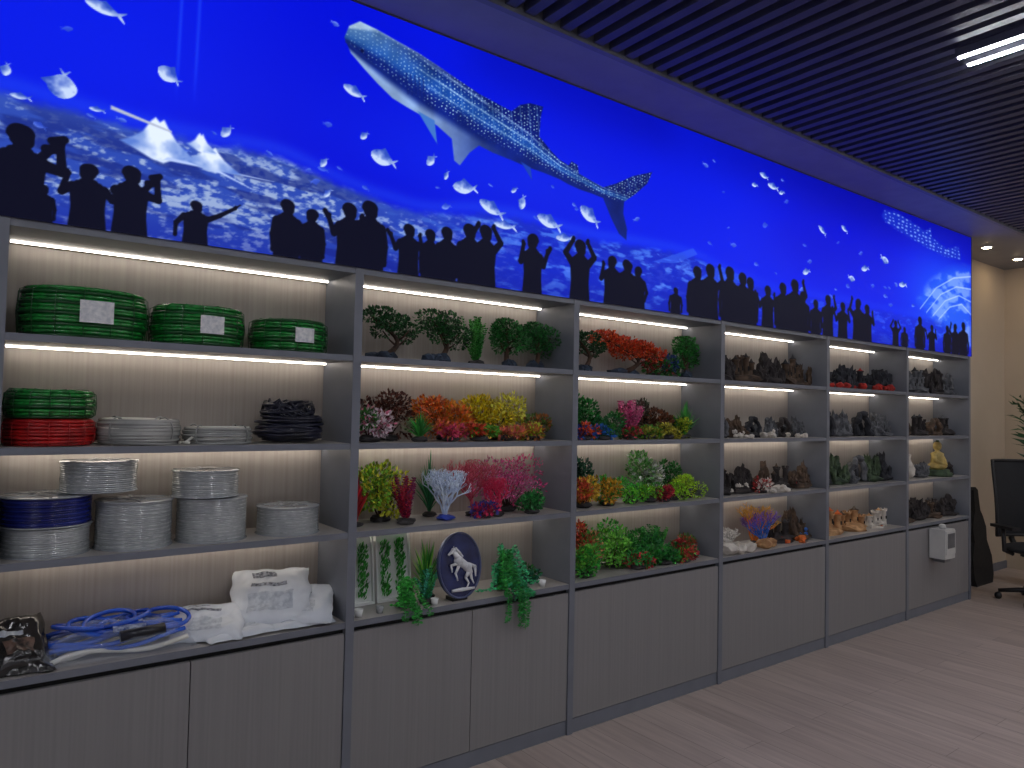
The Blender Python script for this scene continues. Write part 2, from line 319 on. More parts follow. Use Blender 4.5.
    def fig(x,h,pose,f=1,wd=1.0):
        hd=.125*h; g=lambda u,v:(x+f*u*h*wd,v*h)
        cap(g(.02,1-hd/h*.95),g(.03,1-hd/h*1.45),hd*.86,hd*.72)
        cap(g(-.015,1-hd/h*.92),g(-.01,1-hd/h*1.25),hd*.9,hd*.72)
        cap(g(0,.80),g(0,.66),hd*.5,hd*.62)
        sh_=.17
        cap(g(-sh_,.615),g(sh_,.615),hd*.55,hd*.55); cap(g(-sh_*.65,.66),g(sh_*.65,.66),hd*.45,hd*.45); cap(g(-.06,.70),g(.06,.70),hd*.45,hd*.45)
        for k in (-.13,-.045,.045,.13): cap(g(k,.58),g(k*.92,.30),hd*.72,hd*.62); cap(g(k*.92,.30),g(k*1.05,-.05),hd*.62,hd*.74)
        A=hd*.38
        def arm(s_,el,ha):
            cap(g(s_*sh_*1.08,.60),g(*el),A*1.4,A*1.1); cap(g(*el),g(*ha),A*1.1,A*.8); cap(g(*ha),g(ha[0]+.01,ha[1]+.03),A*.95,A*.8)
        if pose=='cam':
            arm(1,(.33,.56),(.31,.85)); arm(-1,(.10,.58),(.27,.84)); cap(g(.24,.88),g(.34,.92),A*.9,A*.9); cap(g(.2,.78),g(.3,.8),A*1.1,A)
        elif pose=='up':
            arm(1,(.32,.74),(.16,.97)); arm(-1,(-.32,.74),(-.16,.97)); 
        elif pose=='upr':
            arm(1,(.30,.72),(.22,.97)); arm(-1,(-.27,.40),(-.2,.2))
        elif pose=='cam2':
            arm(1,(.28,.50),(.22,.80)); arm(-1,(-.26,.48),(-.36,.72)); cap(g(-.38,.74),g(-.42,.80),A*.9,A*.9)
        elif pose=='point':
            arm(1,(.36,.74),(.60,.98)); cap(g(.6,.98),g(.68,1.08),A*.5,A*.3); arm(-1,(-.29,.42),(-.3,.15))
        else:
            arm(1,(.23,.36),(.22,.1)); arm(-1,(-.23,.36),(-.22,.1))
    F=[(.035,.30,'cam',1,1.15),(.10,.12,'none',1,1.2),(.225,.215,'cam2',-1,1.25),(.35,.235,'cam',1,1.1),(.56,.155,'point',1,1.45),(.89,.225,'none',1,1.05),(.99,.205,'none',-1,1.0),
       (1.235,.285,'none',1,1.1),(1.145,.26,'cam2',1,.95),(1.42,.22,'cam2',1,1.1),(1.525,.215,'none',1,.9),(1.61,.24,'none',1,.95),(1.73,.275,'none',1,1.0),(1.82,.285,'up',1,.95),
       (2.10,.29,'cam2',-1,.9),(2.41,.31,'up',1,1.0),(2.64,.26,'cam2',-1,1.1),(2.75,.255,'none',1,1.3),(2.84,.23,'upr',-1,1.1),(3.15,.15,'none',1,1.6),(3.34,.30,'none',1,1.2),(3.46,.33,'upr',1,1.2),
       (3.65,.34,'none',1,1.2),(3.78,.32,'cam2',1,1.1),(3.86,.30,'none',1,1.1),(4.05,.27,'cam2',1,1.2),(4.22,.31,'none',1,1.2),(4.36,.35,'upr',1,1.3),(4.46,.28,'none',1,1.2),
       (4.62,.24,'none',1,1.3),(4.78,.29,'upr',1,1.2),(4.98,.26,'cam2',1,1.3),(5.2,.31,'upr',-1,1.3),(5.33,.28,'cam2',1,1.3),(5.78,.20,'up',1,1.3),(5.93,.16,'none',1,1.6),(6.2,.27,'none',1,1.4),(6.42,.22,'cam2',1,1.4),
       (6.72,.24,'none',1,1.4),(6.88,.27,'upr',-1,1.4),(7.05,.30,'none',1,1.5),(-.25,.26,'none',1,1),(-.5,.3,'cam',1,1),(-.8,.27,'up',1,1),(-1.0,.24,'none',1,1)]
    for a in F: fig(*a)
    nz_,nx_=XX.shape
    V=np.zeros((nx_*nz_,3),np.float32); V[:,0]=XX.ravel(); V[:,1]=-.012; V[:,2]=ZZ.ravel()+H
    idx=np.arange(nx_*nz_).reshape(nz_,nx_); Q=np.stack([idx[:-1,:-1],idx[:-1,1:],idx[1:,1:],idx[1:,:-1]],-1).reshape(-1,4)
    me=bpy.data.meshes.new('mural_print'); me.vertices.add(len(V)); me.vertices.foreach_set('co',V.ravel())
    me.loops.add(Q.size); me.loops.foreach_set('vertex_index',Q.ravel().astype(np.int32))
    me.polygons.add(len(Q)); me.polygons.foreach_set('loop_start',np.arange(0,Q.size,4,dtype=np.int32)); 
    me.update(calc_edges=True)
    c=np.clip(C,0,255)/255; lin=np.where(c<=.04045,c/12.92,((c+.055)/1.055)**2.4)
    ca=me.color_attributes.new('mural_colour','FLOAT_COLOR','POINT'); ca.data.foreach_set('color',np.concatenate([lin.reshape(-1,3),np.ones((len(V),1))],1).astype(np.float32).ravel())
    m=bpy.data.materials.new('backlit_aquarium_print'); m.use_nodes=True; nt=m.node_tree; b=nt.nodes['Principled BSDF']
    at=nt.nodes.new('ShaderNodeAttribute'); at.attribute_name='mural_colour'
    b.inputs['Base Color'].default_value=(.004,.004,.006,1); b.inputs['Roughness'].default_value=.5; b.inputs['Specular IOR Level'].default_value=.08
    nt.links.new(at.outputs['Color'],b.inputs['Emission Color']); b.inputs['Emission Strength'].default_value=1.2
    m.cycles.emission_sampling='NONE'
    me.materials.append(m)
    par=empty('aquarium_mural_lightbox'); o=bpy.data.objects.new('mural_print',me); COL.objects.link(o); o.parent=par
    k=MB(); k.box(-1.2,7.218,-.010,Y1-.002,H+.001,MT-.001,m_frame); k.build('lightbox_body',par)
    k=MB(); k.box(-1.2,7.222,-.016,-.0105,MT-.008,MT-.001,m_slat); k.box(7.218,7.224,-.016,Y1-.01,H,MT-.002,m_slat); k.build('lightbox_frame',par)
build_mural()
# ------------------------------------------------------------ products: hoses & spools
def hose_coil(name,x,y,z,rx,ry,h,wr,m,m2=None,label=False,jit=.002,inner=.45,film=None,core=True):
    q=MB(); n=max(2,int(h/(wr*1.75))); 
    for i in range(n):
        zz=z+wr+i*(h-2*wr)/(n-1)
        b=.92+.08*math.sin(math.pi*(i+.5)/n)+R(-jit,0)*4
        q.torus((x+R(-jit,jit),y+R(-jit,jit),zz),rx*b-wr,ry*b-wr,wr,m if (i%3 or not m2) else m2,seg=44,tilt=R(0,jit),ph=R(0,6))
    k=1
    while (1-k*wr*2/rx)>inner:
        s_=1-k*wr*1.9/rx
        q.torus((x+R(-jit,jit),y,z+h-wr*1.1+R(-jit,jit)),rx*.93*s_,ry*.93*s_,wr,m,seg=40,tilt=R(0,jit)*1.5,ph=R(0,6))
        k+=1
    if core:
        q.lathe([(1*inner,0.002),(.93,.002),(.94,h-wr*1.5),(inner,h-wr*1.5)],(x,y,z),m2 or m,seg=36,sx=rx*.97-wr,sy=ry*.97-wr)
    for a in [j*.42 for j in range(15)]:
        c,s_=math.cos(a),math.sin(a)
        pts=[(x+c*rx*r_,y+s_*ry*r_,z+zz) for r_,zz in ((inner,h+.002),(.8,h+.003),(.98,h-.012),(1.005,h*.5),(.98,.012),(.9,.004))]
        q.tube(pts,.0016,film or m2 or m,seg=4)
    if label:
        vs=[];nn=8
        for k in range(nn+1):
            a=-1.72+.5*k/nn
            for zz in (h*.30,h*.74): vs.append((x+math.cos(a)*rx*1.02,y+math.sin(a)*ry*1.02,z+zz))
        q.add(vs,[(2*k,2*k+2,2*k+3,2*k+1) for k in range(nn)],mat('paper_label',(225,225,225),(190,194,200),scale=70,rough=.6))
    return q.build(name)
def loose_coil(name,x,y,z,r0,r1,h,wr,m,m2,n=60,ties=4,sy=1.0):
    q=MB()
    for k in range(n):
        t=(k+.5)/n; env=math.sin(math.pi*min(max(t,.12),.88)); rx=r0+(r1-r0)*R(.15,1)*(.72+.28*env) if k%3 else r1*(.93+.07*env)
        q.torus((x+R(-.004,.004),y+R(-.004,.004),z+wr+t*(h-2.4*wr)),rx-wr,(rx-wr)*sy,wr,m if k%3 else m2,seg=40,ms=6,tilt=R(0,.004),ph=R(0,6))
    for j in range(ties):
        a=.7+j*6.28/ties; c,s_=math.cos(a),math.sin(a); rm=(r0+r1)/2; hw=(r1-r0)/2+.004
        q.tube([(x+c*(rm+hw*math.cos(b)),y+s_*(rm+hw*math.cos(b))*sy,z+h/2+(h/2+.003)*math.sin(b)*(1 if math.sin(b)>0 else .98)) for b in np.linspace(0,6.28,14)[:-1]],.003,mat('tie_strap',(150,152,150),rough=.4),seg=5,closed=True)
    return q.build(name)
g1=mat('green_hose',(28,140,54),(12,94,32),rough=.22,scale=60,spec=.8); g2=mat('green_hose_dark',(10,82,30),(6,60,22),rough=.3)
red=mat('red_hose',(186,26,26),(140,12,14),rough=.3,scale=20); clr=mat('clear_hose',(190,193,193),(158,162,164),rough=.18,scale=40,spec=.9,metal=.25)
clr2=mat('clear_hose_shadow',(168,168,164),(140,142,140),rough=.2); blk=mat('black_cable',(18,20,28),(34,36,56),rough=.3)
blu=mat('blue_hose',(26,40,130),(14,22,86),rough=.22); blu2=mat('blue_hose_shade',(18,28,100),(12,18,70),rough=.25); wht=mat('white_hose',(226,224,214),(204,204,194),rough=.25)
z=LV[3]; hose_coil('garden_hose_coil',.247,.150,z,.20,.146,.168,.0068,g1,g2,True,jit=.0025)
hose_coil('garden_hose_coil',.618,.148,z,.168,.144,.148,.0068,g1,g2,True,jit=.0025); hose_coil('garden_hose_coil',.966,.148,z,.156,.142,.128,.0068,g1,g2,True,jit=.0025)
z=LV[2]; hose_coil('red_hose_coil',.158,.145,z,.137,.138,.088,.006,red,None,jit=.003); hose_coil('green_hose_coil',.158,.145,z+.09,.135,.136,.095,.006,g1,g2,jit=.003)
loose_coil('white_hose_coil',.43,.145,z,.07,.137,.095,.0055,wht,clr2,n=64)
loose_coil('clear_hose_coil',.70,.138,z,.085,.125,.068,.005,wht,clr2,n=36); 
q=MB(); q.tube([(.55+.03*t,.06+.02*math.sin(t*6),z+.008) for t in np.linspace(0,1,8)],.005,wht); q.tube([(.57,.06,z+.01),(.60,.075,z+.03),(.63,.09,z+.05)],.005,wht); q.build('clear_hose_end')
q=MB()
for k in range(50):
    rx=R(.07,.13); q.torus((.985+R(-.018,.018),.15+R(-.012,.012),z+.012+k*.0019),rx,rx*R(.85,1.0),.0052,blk,seg=36,ms=6,tilt=R(.002,.012)*(k>3),ph=R(0,6))
for k in range(20):
    a=R(0,6.28); e=R(1.6,3.2); q.tube([(.975+math.cos(a+t*e/3)*(.095+.01*math.sin(t*3)),.15+math.sin(a+t*e/3)*.085,z+.10+R(.03,.075)*math.sin(t)) for t in np.linspace(0,3.14,12)],.005,blk,seg=6)
for k in range(10): rx=R(.06,.10); q.torus((.97+R(-.01,.01),.15,z+.12+k*.004),rx,rx*.9,.0052,blk,seg=30,ms=6,tilt=.012,ph=R(0,6))
q.build('black_cable_bundle')
def spool(x,y,z,r,h,m):
    q=MB(); fl=mat('clear_plastic_flange',(176,180,184),(156,160,166),rough=.15,spec=.8,metal=.2)
    q.lathe([(r*.3,0),(r*.98,0),(r,.002),(r*.98,.004),(r*.3,.004)],(x,y,z),fl,seg=48); q.lathe([(r*.72,h-.004),(r*.98,h-.004),(r,h-.002),(r*.98,h),(r*.72,h)],(x,y,z),fl,seg=48)
    q.lathe([(r*.28,.001),(r*.3,.0),(r*.3,h+.001),(r*.2,h+.001),(r*.2,h*.8)],(x,y,z),mat('reel_hub',(120,122,126),rough=.4),seg=24)
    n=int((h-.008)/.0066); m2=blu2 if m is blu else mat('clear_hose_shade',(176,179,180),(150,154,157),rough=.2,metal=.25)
    for i in range(n):
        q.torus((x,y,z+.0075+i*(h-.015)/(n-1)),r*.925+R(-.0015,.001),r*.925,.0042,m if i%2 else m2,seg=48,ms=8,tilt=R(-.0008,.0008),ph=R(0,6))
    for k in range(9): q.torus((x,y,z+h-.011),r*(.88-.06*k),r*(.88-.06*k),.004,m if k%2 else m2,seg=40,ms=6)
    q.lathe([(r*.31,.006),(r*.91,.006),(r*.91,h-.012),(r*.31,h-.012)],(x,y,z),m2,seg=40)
    for k in range(6):
        a=k*1.047; q.box(-.004,.004,r*.3,r*.97,h-.002,h+.0015,fl,Matrix.Translation((x,y,z))@Matrix.Rotation(a,4,'Z'))
    return q.build('hose_reel')
z=LV[1]
spool(.16,.147,z,.134,.092,clr); spool(.16,.147,z+.096,.138,.1,blu); spool(.425,.143,z,.129,.165,clr); spool(.31,.145,z+.201,.124,.105,clr)
spool(.69,.143,z,.129,.16,clr); spool(.665,.145,z+.165,.122,.098,clr); spool(.985,.143,z,.126,.11,clr)
# bags
def bag(name,cx,cy,cz,w,d,t,M,m,seed=0,label=None,amp=1.0):
    q=MB(); nx,ny=40,28; top=[];bt=[]
    for j in range(ny+1):
        for i in range(nx+1):
            u=i/nx*2-1; v=j/ny*2-1
            e=max(0,(1-abs(u)**4)*(1-abs(v)**5))**.7
            n1=noise.noise(Vector((u*1.6+seed,v*1.6,seed)))*.3+abs(noise.noise(Vector((u*3.4+seed,v*3,seed+2))))*.25
            cr=noise.noise(Vector((u*9,v*2,seed+3)))*.005*(abs(u)>.85)
            top.append((u*w/2+noise.noise(Vector((v*2.5,u,seed)))*.012,v*d/2+noise.noise(Vector((u*2.5,v,seed+5)))*.010,t*e*(.62+n1*amp)+cr+.002))
            bt.append((top[-1][0],top[-1][1],-t*.12*e+cr))
    n=len(top); fs=[]
    for j in range(ny):
        for i in range(nx):
            a=j*(nx+1)+i; fs.append((a,a+1,a+nx+2,a+nx+1)); fs.append((a+n,a+nx+1+n,a+nx+2+n,a+1+n))
    vs=[M@Vector(p)+Vector((cx,cy,cz)) for p in top+bt]
    q.add(vs,fs,m,True)
    if label:
        for (u0,u1,v0,v1,ml) in label:
            i0,i1,j0,j1=int(u0*nx),int(u1*nx),int(v0*ny),max(int(v0*ny)+1,int(v1*ny)); ls=[];lf=[]; cw=i1-i0+1
            for j in range(j0,j1+1):
                for i in range(i0,i1+1): ls.append(M@(Vector(top[j*(nx+1)+i])+Vector((0,0,.0015)))+Vector((cx,cy,cz)))
            for j in range(j1-j0):
                for i in range(i1-i0): a=j*cw+i; lf.append((a,a+1,a+cw+1,a+cw))
            q.add(ls,lf,ml,True)
    return q.build(name)
wb=mat('white_plastic_bag',(222,226,232),(206,212,220),rough=.25,scale=5); bb=mat('black_plastic_bag',(20,20,22),(44,40,38),rough=.2,scale=9,spec=.8); gl=mat('grey_print',(166,174,186),(200,206,214),rough=.4,scale=60); dkp=mat('dark_print',(46,52,70),(150,156,170),rough=.4,scale=90)
z=CT
Rx=lambda a:Matrix.Rotation(a,4,'X'); Rz=lambda a:Matrix.Rotation(a,4,'Z'); Ry=lambda a:Matrix.Rotation(a,4,'Y')
bp_=mat('bag_picture',(120,96,84),(30,28,30),scale=40,rough=.3)
bag('black_pellet_bag',.09,.11,z+.075,.17,.20,.055,Rz(.15)@Rx(.75),bb,1,[(.25,.75,.25,.5,bp_),(.2,.6,.6,.7,gl)]); bag('black_pellet_bag',.12,.10,z+.012,.17,.16,.04,Rz(-.2)@Rx(.1),bb,6,[(.3,.7,.3,.5,bp_)])
bag('filter_media_bag',.69,.13,z+.045,.25,.22,.038,Rz(-.34)@Rx(.36),wb,2,[(.25,.7,.2,.5,gl),(.2,.65,.66,.74,dkp),(.2,.5,.8,.85,dkp)])
bag('filter_media_bag',.79,.08,z+.010,.28,.14,.032,Rz(.12)@Rx(.05),wb,3,[(.3,.7,.3,.6,gl)])
bag('filter_media_bag',.935,.165,z+.105,.30,.27,.035,Rz(-.30)@Rx(.66),wb,4,[(.22,.78,.2,.5,gl),(.25,.55,.82,.9,dkp),(.25,.7,.62,.68,dkp)])
bag('filter_media_bag',1.03,.13,z+.065,.28,.24,.036,Rz(-.42)@Rx(.42),wb,5,[(.2,.75,.2,.5,gl),(.25,.7,.65,.72,dkp)])
bag('filter_media_bag',1.02,.075,z+.01,.26,.13,.03,Rz(-.05)@Rx(.05),wb,9,[(.2,.75,.2,.5,gl)])
q=MB(); bl=mat('blue_siphon_tube',(20,90,214),(12,60,170),rough=.2,spec=.8)
for k in range(12):
    y0=.045+k*.017; zz=z+.014+ (k%4)*.016
    q.tube([(.17+.42*t+R(-.004,.004),y0+.02*math.sin(t*5+k),zz+.012*math.sin(t*7+k)+.02*t) for t in np.linspace(0,1,16)],R(.007,.011),bl if k%4 else wht,seg=8)
for k in range(7): q.torus((.27+k*.045,.14,z+.075+R(0,.035)),.08,.07,.008,bl,seg=30,tilt=.018,ph=k)
q.tube([(.38,.04,z+.07),(.52,.05,z+.075)],.019,blk,seg=10); q.box(.36,.46,.05,.12,z+.085,z+.10,mat('blue_label',(30,60,140),(200,210,230),scale=60))
q.build('siphon_hose_pack')
pf=mat('clear_poly_wrap',(210,222,240),(190,205,225),rough=.08,alpha=.16); bag('poly_wrap_sleeve',.385,.13,z+.004,.48,.23,.13,Rz(0),pf,8)
# ------------------------------------------------------------ plants
stone=mat('dark_base_stone',(70,66,66),(40,38,40),rough=.8,scale=20,bump=.4); bark=mat('bonsai_bark',(88,62,46),(52,38,30),rough=.85,scale=30,bump=.4)
LC={}
def lm(c,c2=None): 
    k=(tuple(c),tuple(c2) if c2 else None)
    if k not in LC:
        v=lambda c,f:tuple(min(255,x*f) for x in c)
        LC[k]=mat('leaf_%02d'%len(LC),v(c,1.12),c2 or v(c,.62),rough=.5,island=True)
    return LC[k]
def base(q,x,y,z,r,m=None): q.blob((x,y,z+r*.28),(r,r*.8,r*.36),m or stone,2,.2,3,seed=x*9)
def bush(x,z,w,h,cols,y=.15,L=.022,n=420,name='artificial_plant',lobes=6,lw=.6,dep=None,base_r=None,up=.3):
    L*=1.1; n=int(n*2.0); w*=1.05
    q=MB(); dep=min(dep or w*.5,.115,y-.012 if y<.15 else DEP-.022-y)
    base(q,x,y,z,base_r or min(w*.3,.05)); mats=[lm(c) for c in cols]
    C_=[]
    for k in range(lobes):
        a=k*2.4+R(0,1); r=R(.35,.75) if k else 0
        C_.append(((x+math.cos(a)*r*w*.5,y+math.sin(a)*r*dep),z+h*R(.28,.72),R(.22,.32)))
    for (c,cz,rr) in C_: q.tube([(x,y,z+.01),((x+c[0])/2+R(-.01,.01),(y+c[1])/2,z+(cz-z)*.55),(c[0],c[1],cz)],[.004,.003,.002],bark,seg=4)
    for k in range(n):
        ci=random.randrange(len(C_)); c,cz,rr=C_[ci]; u=Vector((random.gauss(0,1),random.gauss(0,1),random.gauss(0,1))).normalized(); t=R(.45,1)**.5
        p=Vector((c[0]+u.x*rr*w*t,c[1]+u.y*rr*dep*1.2*t,cz+u.z*rr*h*t))
        p.x=min(max(p.x,x-w/2),x+w/2); p.y=min(max(p.y,y-dep),y+dep); p.z=min(max(p.z,z+.012),z+h-L*.5)
        d=(u+Vector((0,0,up))+Vector((R(-.6,.6),R(-.6,.6),R(-.6,.6)))); q.leaf(p,d,L*R(.7,1.2),L*lw,mats[(ci+(1 if R(0,1)<.2 else 0))%len(mats)])
    return q.build(name)
def spiky(x,z,w,h,cols,y=.15,n=60,name='artificial_grass_plant',bw=.006,base_m=None):
    q=MB(); n=int(n*1.4); base(q,x,y,z,min(.04,w*.3),base_m); mats=[lm(c) for c in cols]; dep=min(w*.5,.1)
    for k in range(n):
        a=R(0,6.28); r=R(0,1); hh=h*R(.55,1)*(1-.35*r); pts=[]
        for t in (0,.25,.5,.75,1): pts.append(Vector((x+math.cos(a)*w*.5*r*t**1.6,y+math.sin(a)*dep*r*t**1.6,z+.01+hh*(t-.12*r*t*t))))
        sd=Vector((-math.sin(a),math.cos(a),0)) if k%2 else Vector((1,0,0)); vs=[];ww=[.6,1,.95,.7,.08]
        for p,w_ in zip(pts,ww): vs+= [p+sd*bw*.6*w_,p-sd*bw*.6*w_]
        q.add(vs,[(2*i,2*i+1,2*i+3,2*i+2) for i in range(4)],mats[k%len(mats)])
    return q.build(name)
def stalks(x,z,w,h,cols,y=.15,n=14,name='artificial_stem_plant',L=.018):
    n=int(n*1.4); L*=1.15
    q=MB(); base(q,x,y,z,min(.045,w*.3)); mats=[lm(c) for c in cols]; dep=min(w*.5,.1)
    for k in range(n):
        a=R(0,6.28); r=R(0,1); hh=h*R(.6,1)-L*.5; m=mats[k%len(mats)]
        pt=lambda t:Vector((x+math.cos(a)*(w*.5-L*.5)*r*t,y+math.sin(a)*dep*r*t,z+.01+hh*t))
        q.tube([pt(0),pt(.5),pt(1)],.0018,m,seg=4)
        for i in range(16):
            t=.12+.88*i/15
            for j in range(4):
                b_=j*1.57+i*.8; q.leaf(pt(t),(math.cos(b_),math.sin(b_),.55),L*(1.15-.6*t),L*.42,m)
    return q.build(name)
def coral(x,z,w,h,c,c2,y=.15,name='artificial_coral',r0=.006,depth=5,nb=4,bm_=None,tip=None):
    q=MB(); base(q,x,y,z,min(.045,w*.3),bm_); m=mat('coral_%s_%s'%(str(c),str(c2)),c,c2,rough=.5,scale=30); mt=mat('coral_tip_%s'%str(tip),tip,rough=.5) if tip else m
    def rec(p,d,l,r,k):
        e=p+d*l; e.x=min(max(e.x,x-w/2),x+w/2); e.y=min(max(e.y,.03),DEP-.035); e.z=min(e.z,z+h)
        q.tube([p,(p+e)/2+Vector((R(-1,1),R(-1,1),0))*l*.08,e],[r,r*.9,r*.75],mt if k<=1 else m,seg=5)
        if k>0:
            for j in range(2 if k<depth-1 else 3):
                nd=(d+Vector((R(-.85,.85),R(-.6,.6),R(-.15,.6)))).normalized(); rec(e,nd,l*R(.68,.9),r*.75,k-1)
    for k in range(nb):
        d=Vector((R(-.9,.9)*w/h,R(-.4,.4),1)).normalized(); rec(Vector((x,y,z+.012)),d,h*.27,r0,depth)
    return q.build(name)
def bonsai(x,z,w,h,cols,y=.15,name='artificial_bonsai_tree',pads=7,lean=.3,flat=.28,rock=None,n=110,L=.014):
    n=int(n*1.9); L*=1.15
    q=MB(); rk=rock or mat('bonsai_rock',(60,76,96),(34,42,58),rough=.8,scale=24,bump=.5)
    for k in range(4): q.blob((x+R(-.3,.3)*w*.6,y+R(-.03,.03),z+h*.06),(w*R(.1,.16),.035,h*R(.09,.16)),rk,2,.3,3,seed=k+x*5)
    mats=[lm(c) for c in cols]; tr=[]
    for i in range(8):
        t=i/7; tr.append(Vector((x+w*lean*(math.sin(t*4.0)*.42-.15*t),y+.01*math.sin(t*5),z+.02+t*h*.72)))
    q.tube(tr,[.014*(1-.7*i/7)*(h/.22) for i in range(8)],bark,seg=7)
    for k in range(pads):
        t=.3+.7*k/(pads-1); b0=tr[min(7,int(t*7))]; sgn=-1 if k%2 else 1; ext=R(.20,.33)*w*(1.15-t*.75) if k<pads-1 else 0
        c=Vector((b0.x+sgn*ext,y+R(-.05,.05),z+h*(.34+.54*t)+R(-.01,.01))); 
        q.tube([b0,(b0+c)/2+Vector((0,0,-.006)),c],[.006,.004,.003],bark,seg=5)
        rx=w*R(.20,.26); rz=h*flat*R(.42,.58); ry=min(.08,rx)
        for j in range(n):
            u=Vector((random.gauss(0,1),random.gauss(0,1),random.gauss(0,1))).normalized(); r=R(.3,1)**.5
            p=c+Vector((u.x*rx*r,u.y*ry*r,u.z*rz*r)); p.x=min(max(p.x,x-w/2),x+w/2); p.y=min(max(p.y,.02),DEP-.03); p.z=min(p.z,z+h)
            q.leaf(p,u+Vector((R(-.5,.5),R(-.5,.5),.5)),L*R(.7,1.2),L*.65,mats[j%len(mats)])
    return q.build(name)
G=(40,124,42);GD=(22,80,34);GL=(104,180,56);LIME=(150,214,46);YG=(180,200,46);TEAL=(36,120,90)
z=LV[3]
bonsai(1.41,z,.27,.225,[(30,100,42),(20,74,34)],pads=7,lean=.6,flat=.24); bonsai(1.69,z,.27,.24,[(28,104,38),(20,72,32)],pads=8,lean=.4,flat=.32)
stalks(1.89,z,.19,.235,[(76,170,64),(54,146,58)],n=26); bonsai(2.075,z,.18,.235,[(44,136,54),(26,96,38)],pads=9,lean=.1,flat=.42); bonsai(2.27,z,.2,.235,[(38,130,52),(24,92,40)],pads=9,lean=.2,flat=.42)
bonsai(2.60,z,.22,.225,[(26,90,44),(20,70,34)],pads=6,lean=.6,flat=.24)
bonsai(2.92,z,.40,.235,[(214,60,26),(236,96,36)],pads=9,lean=.8,flat=.3,n=150,name='artificial_maple_bonsai',L=.017); bush(3.16,z,.16,.14,[G,(160,50,44)],lobes=5,n=260); bush(3.31,z,.14,.15,[GD,(50,76,140),G],n=260); bonsai(3.45,z,.22,.25,[(44,150,50),(26,106,38)],pads=9,lean=.1,flat=.45)
z=LV[2]
bush(1.31,z,.19,.16,[(236,130,160),(70,140,60),(240,210,220)],y=.10,n=380); bush(1.46,z,.26,.24,[(110,54,40),(80,40,36)],y=.20,n=460,L=.02); spiky(1.545,z,.19,.14,[(70,176,70),(50,150,64)],y=.07,n=80)
bush(1.74,z,.29,.235,[(242,134,28),(226,104,34),(248,160,48)],y=.17,n=620,lobes=8); bush(2.03,z,.36,.245,[(252,220,34),(248,204,24),(250,230,90)],y=.18,n=900,lobes=10); bush(1.70,z,.14,.09,[(236,80,120),(246,120,64)],y=.06,n=220); bush(1.86,z,.17,.08,[(246,156,46),(236,86,56),GL],y=.06,n=240); bush(2.02,z,.17,.07,[(242,120,96),(230,170,66)],y=.06,n=220); bush(2.17,z,.16,.10,[(210,134,66),YG],y=.08,n=240); bush(2.28,z,.14,.13,[(170,104,46),(104,144,56)],y=.17,n=260)
z=LV[1]
spiky(1.27,z,.11,.28,[(206,28,40),(160,18,32)],n=80,y=.12,name='artificial_red_plant',bw=.012); bush(1.42,z,.30,.29,[(196,214,50),(140,200,60),(226,224,64)],y=.19,n=700,lobes=9); stalks(1.49,z,.17,.21,[(190,30,60),(140,26,96)],y=.08,n=18,name='artificial_red_plant'); spiky(1.69,z,.18,.32,[(40,124,70),(50,144,90)],y=.22,n=60)
coral(1.70,z,.20,.23,(220,234,250),(190,208,240),y=.09,bm_=mat('blue_base',(40,70,190),rough=.5),nb=7); coral(1.89,z,.22,.27,(186,60,80),(210,90,116),y=.14,depth=5,nb=6,r0=.004); bush(2.12,z,.42,.29,[(250,90,170),(252,130,190),(240,60,140)],y=.18,n=1000,lobes=12,L=.017,lw=.4); bush(2.18,z,.13,.12,[(60,164,80),(40,124,60)],y=.06,n=220); coral(1.98,z,.13,.18,(206,26,80),(230,50,100),y=.07,nb=5,r0=.004); bush(1.90,z,.13,.07,[(216,50,100),(70,70,170)],y=.06,n=150)
z=LV[0]
m_card=mat('white_card',(230,232,230),(220,222,220),rough=.5)
for cx in (1.315,1.50):
    q=MB(); M=Matrix.Translation((cx,.20,z))@Rx(-.12)
    q.box(-.086,.086,0,.012,0,.295,m_card,M); q.box(-.086,.086,-.02,0,0,.012,m_card,M); q.box(-.086,-.08,-.02,0,0.012,.295,m_card,M); q.box(.08,.086,-.02,0,0.012,.295,m_card,M)
    for i in range(2):
        for k in range(170):
            p=M@Vector((-.038+i*.076+R(-.022,.022),-.004,R(.02,.26))); q.leaf(p,(R(-.5,.5),-.5,1),.028,.009,lm((80,186,76)))
    q.build('boxed_aquarium_grass')
spiky(1.645,z,.20,.32,[(90,186,70),(144,210,80),(60,160,66)],y=.15,n=90,bw=.008); stalks(1.60,z,.12,.16,[(80,190,160),(70,176,90)],y=.07,n=12)
def vine(x,y,z,n,spread,drop,cols,name='trailing_ivy',hgt=.12):
    q=MB(); base(q,x,y,z,.035); mats=[lm(c) for c in cols]
    for k in range(n):
        dx=R(-spread,spread); fr=R(.4,1); L_=fr*drop; pts=[]
        ye=-.03-R(0,.02)
        P=[Vector((x,y,z+.02)),Vector((x+dx*.4,y*.6,z+hgt*R(.5,1))),Vector((x+dx*.8,.01,z+.035)),Vector((x+dx,ye,z+.005)),Vector((x+dx*1.05,ye-.005,z-L_*.5)),Vector((x+dx*1.05,ye,z-L_))]
        if k%2==0: P=P[:3]+[Vector((x+dx*1.3,.03,z+.03))]
        for a,b in zip(P[:-1],P[1:]):
            q.tube([a,b],.0016,mats[0],seg=4)
            st=max(2,int((b-a).length/.008))
            for i in range(st):
                p=a.lerp(b,i/st)
                for s_ in (-1,1): q.leaf(p,(s_*R(.5,1),R(-.6,.2),R(-.3,.5)),.021,.012,mats[k%len(mats)])
    return q.build(name)
vine(1.49,.09,z,12,.08,.05,[(70,190,70),(50,160,60)],hgt=.14); vine(2.03,.10,z,16,.07,.17,[(60,180,70),(46,150,64)],hgt=.20); vine(2.05,.15,z,14,.17,.02,[(70,196,130),(50,160,100)],hgt=.22)
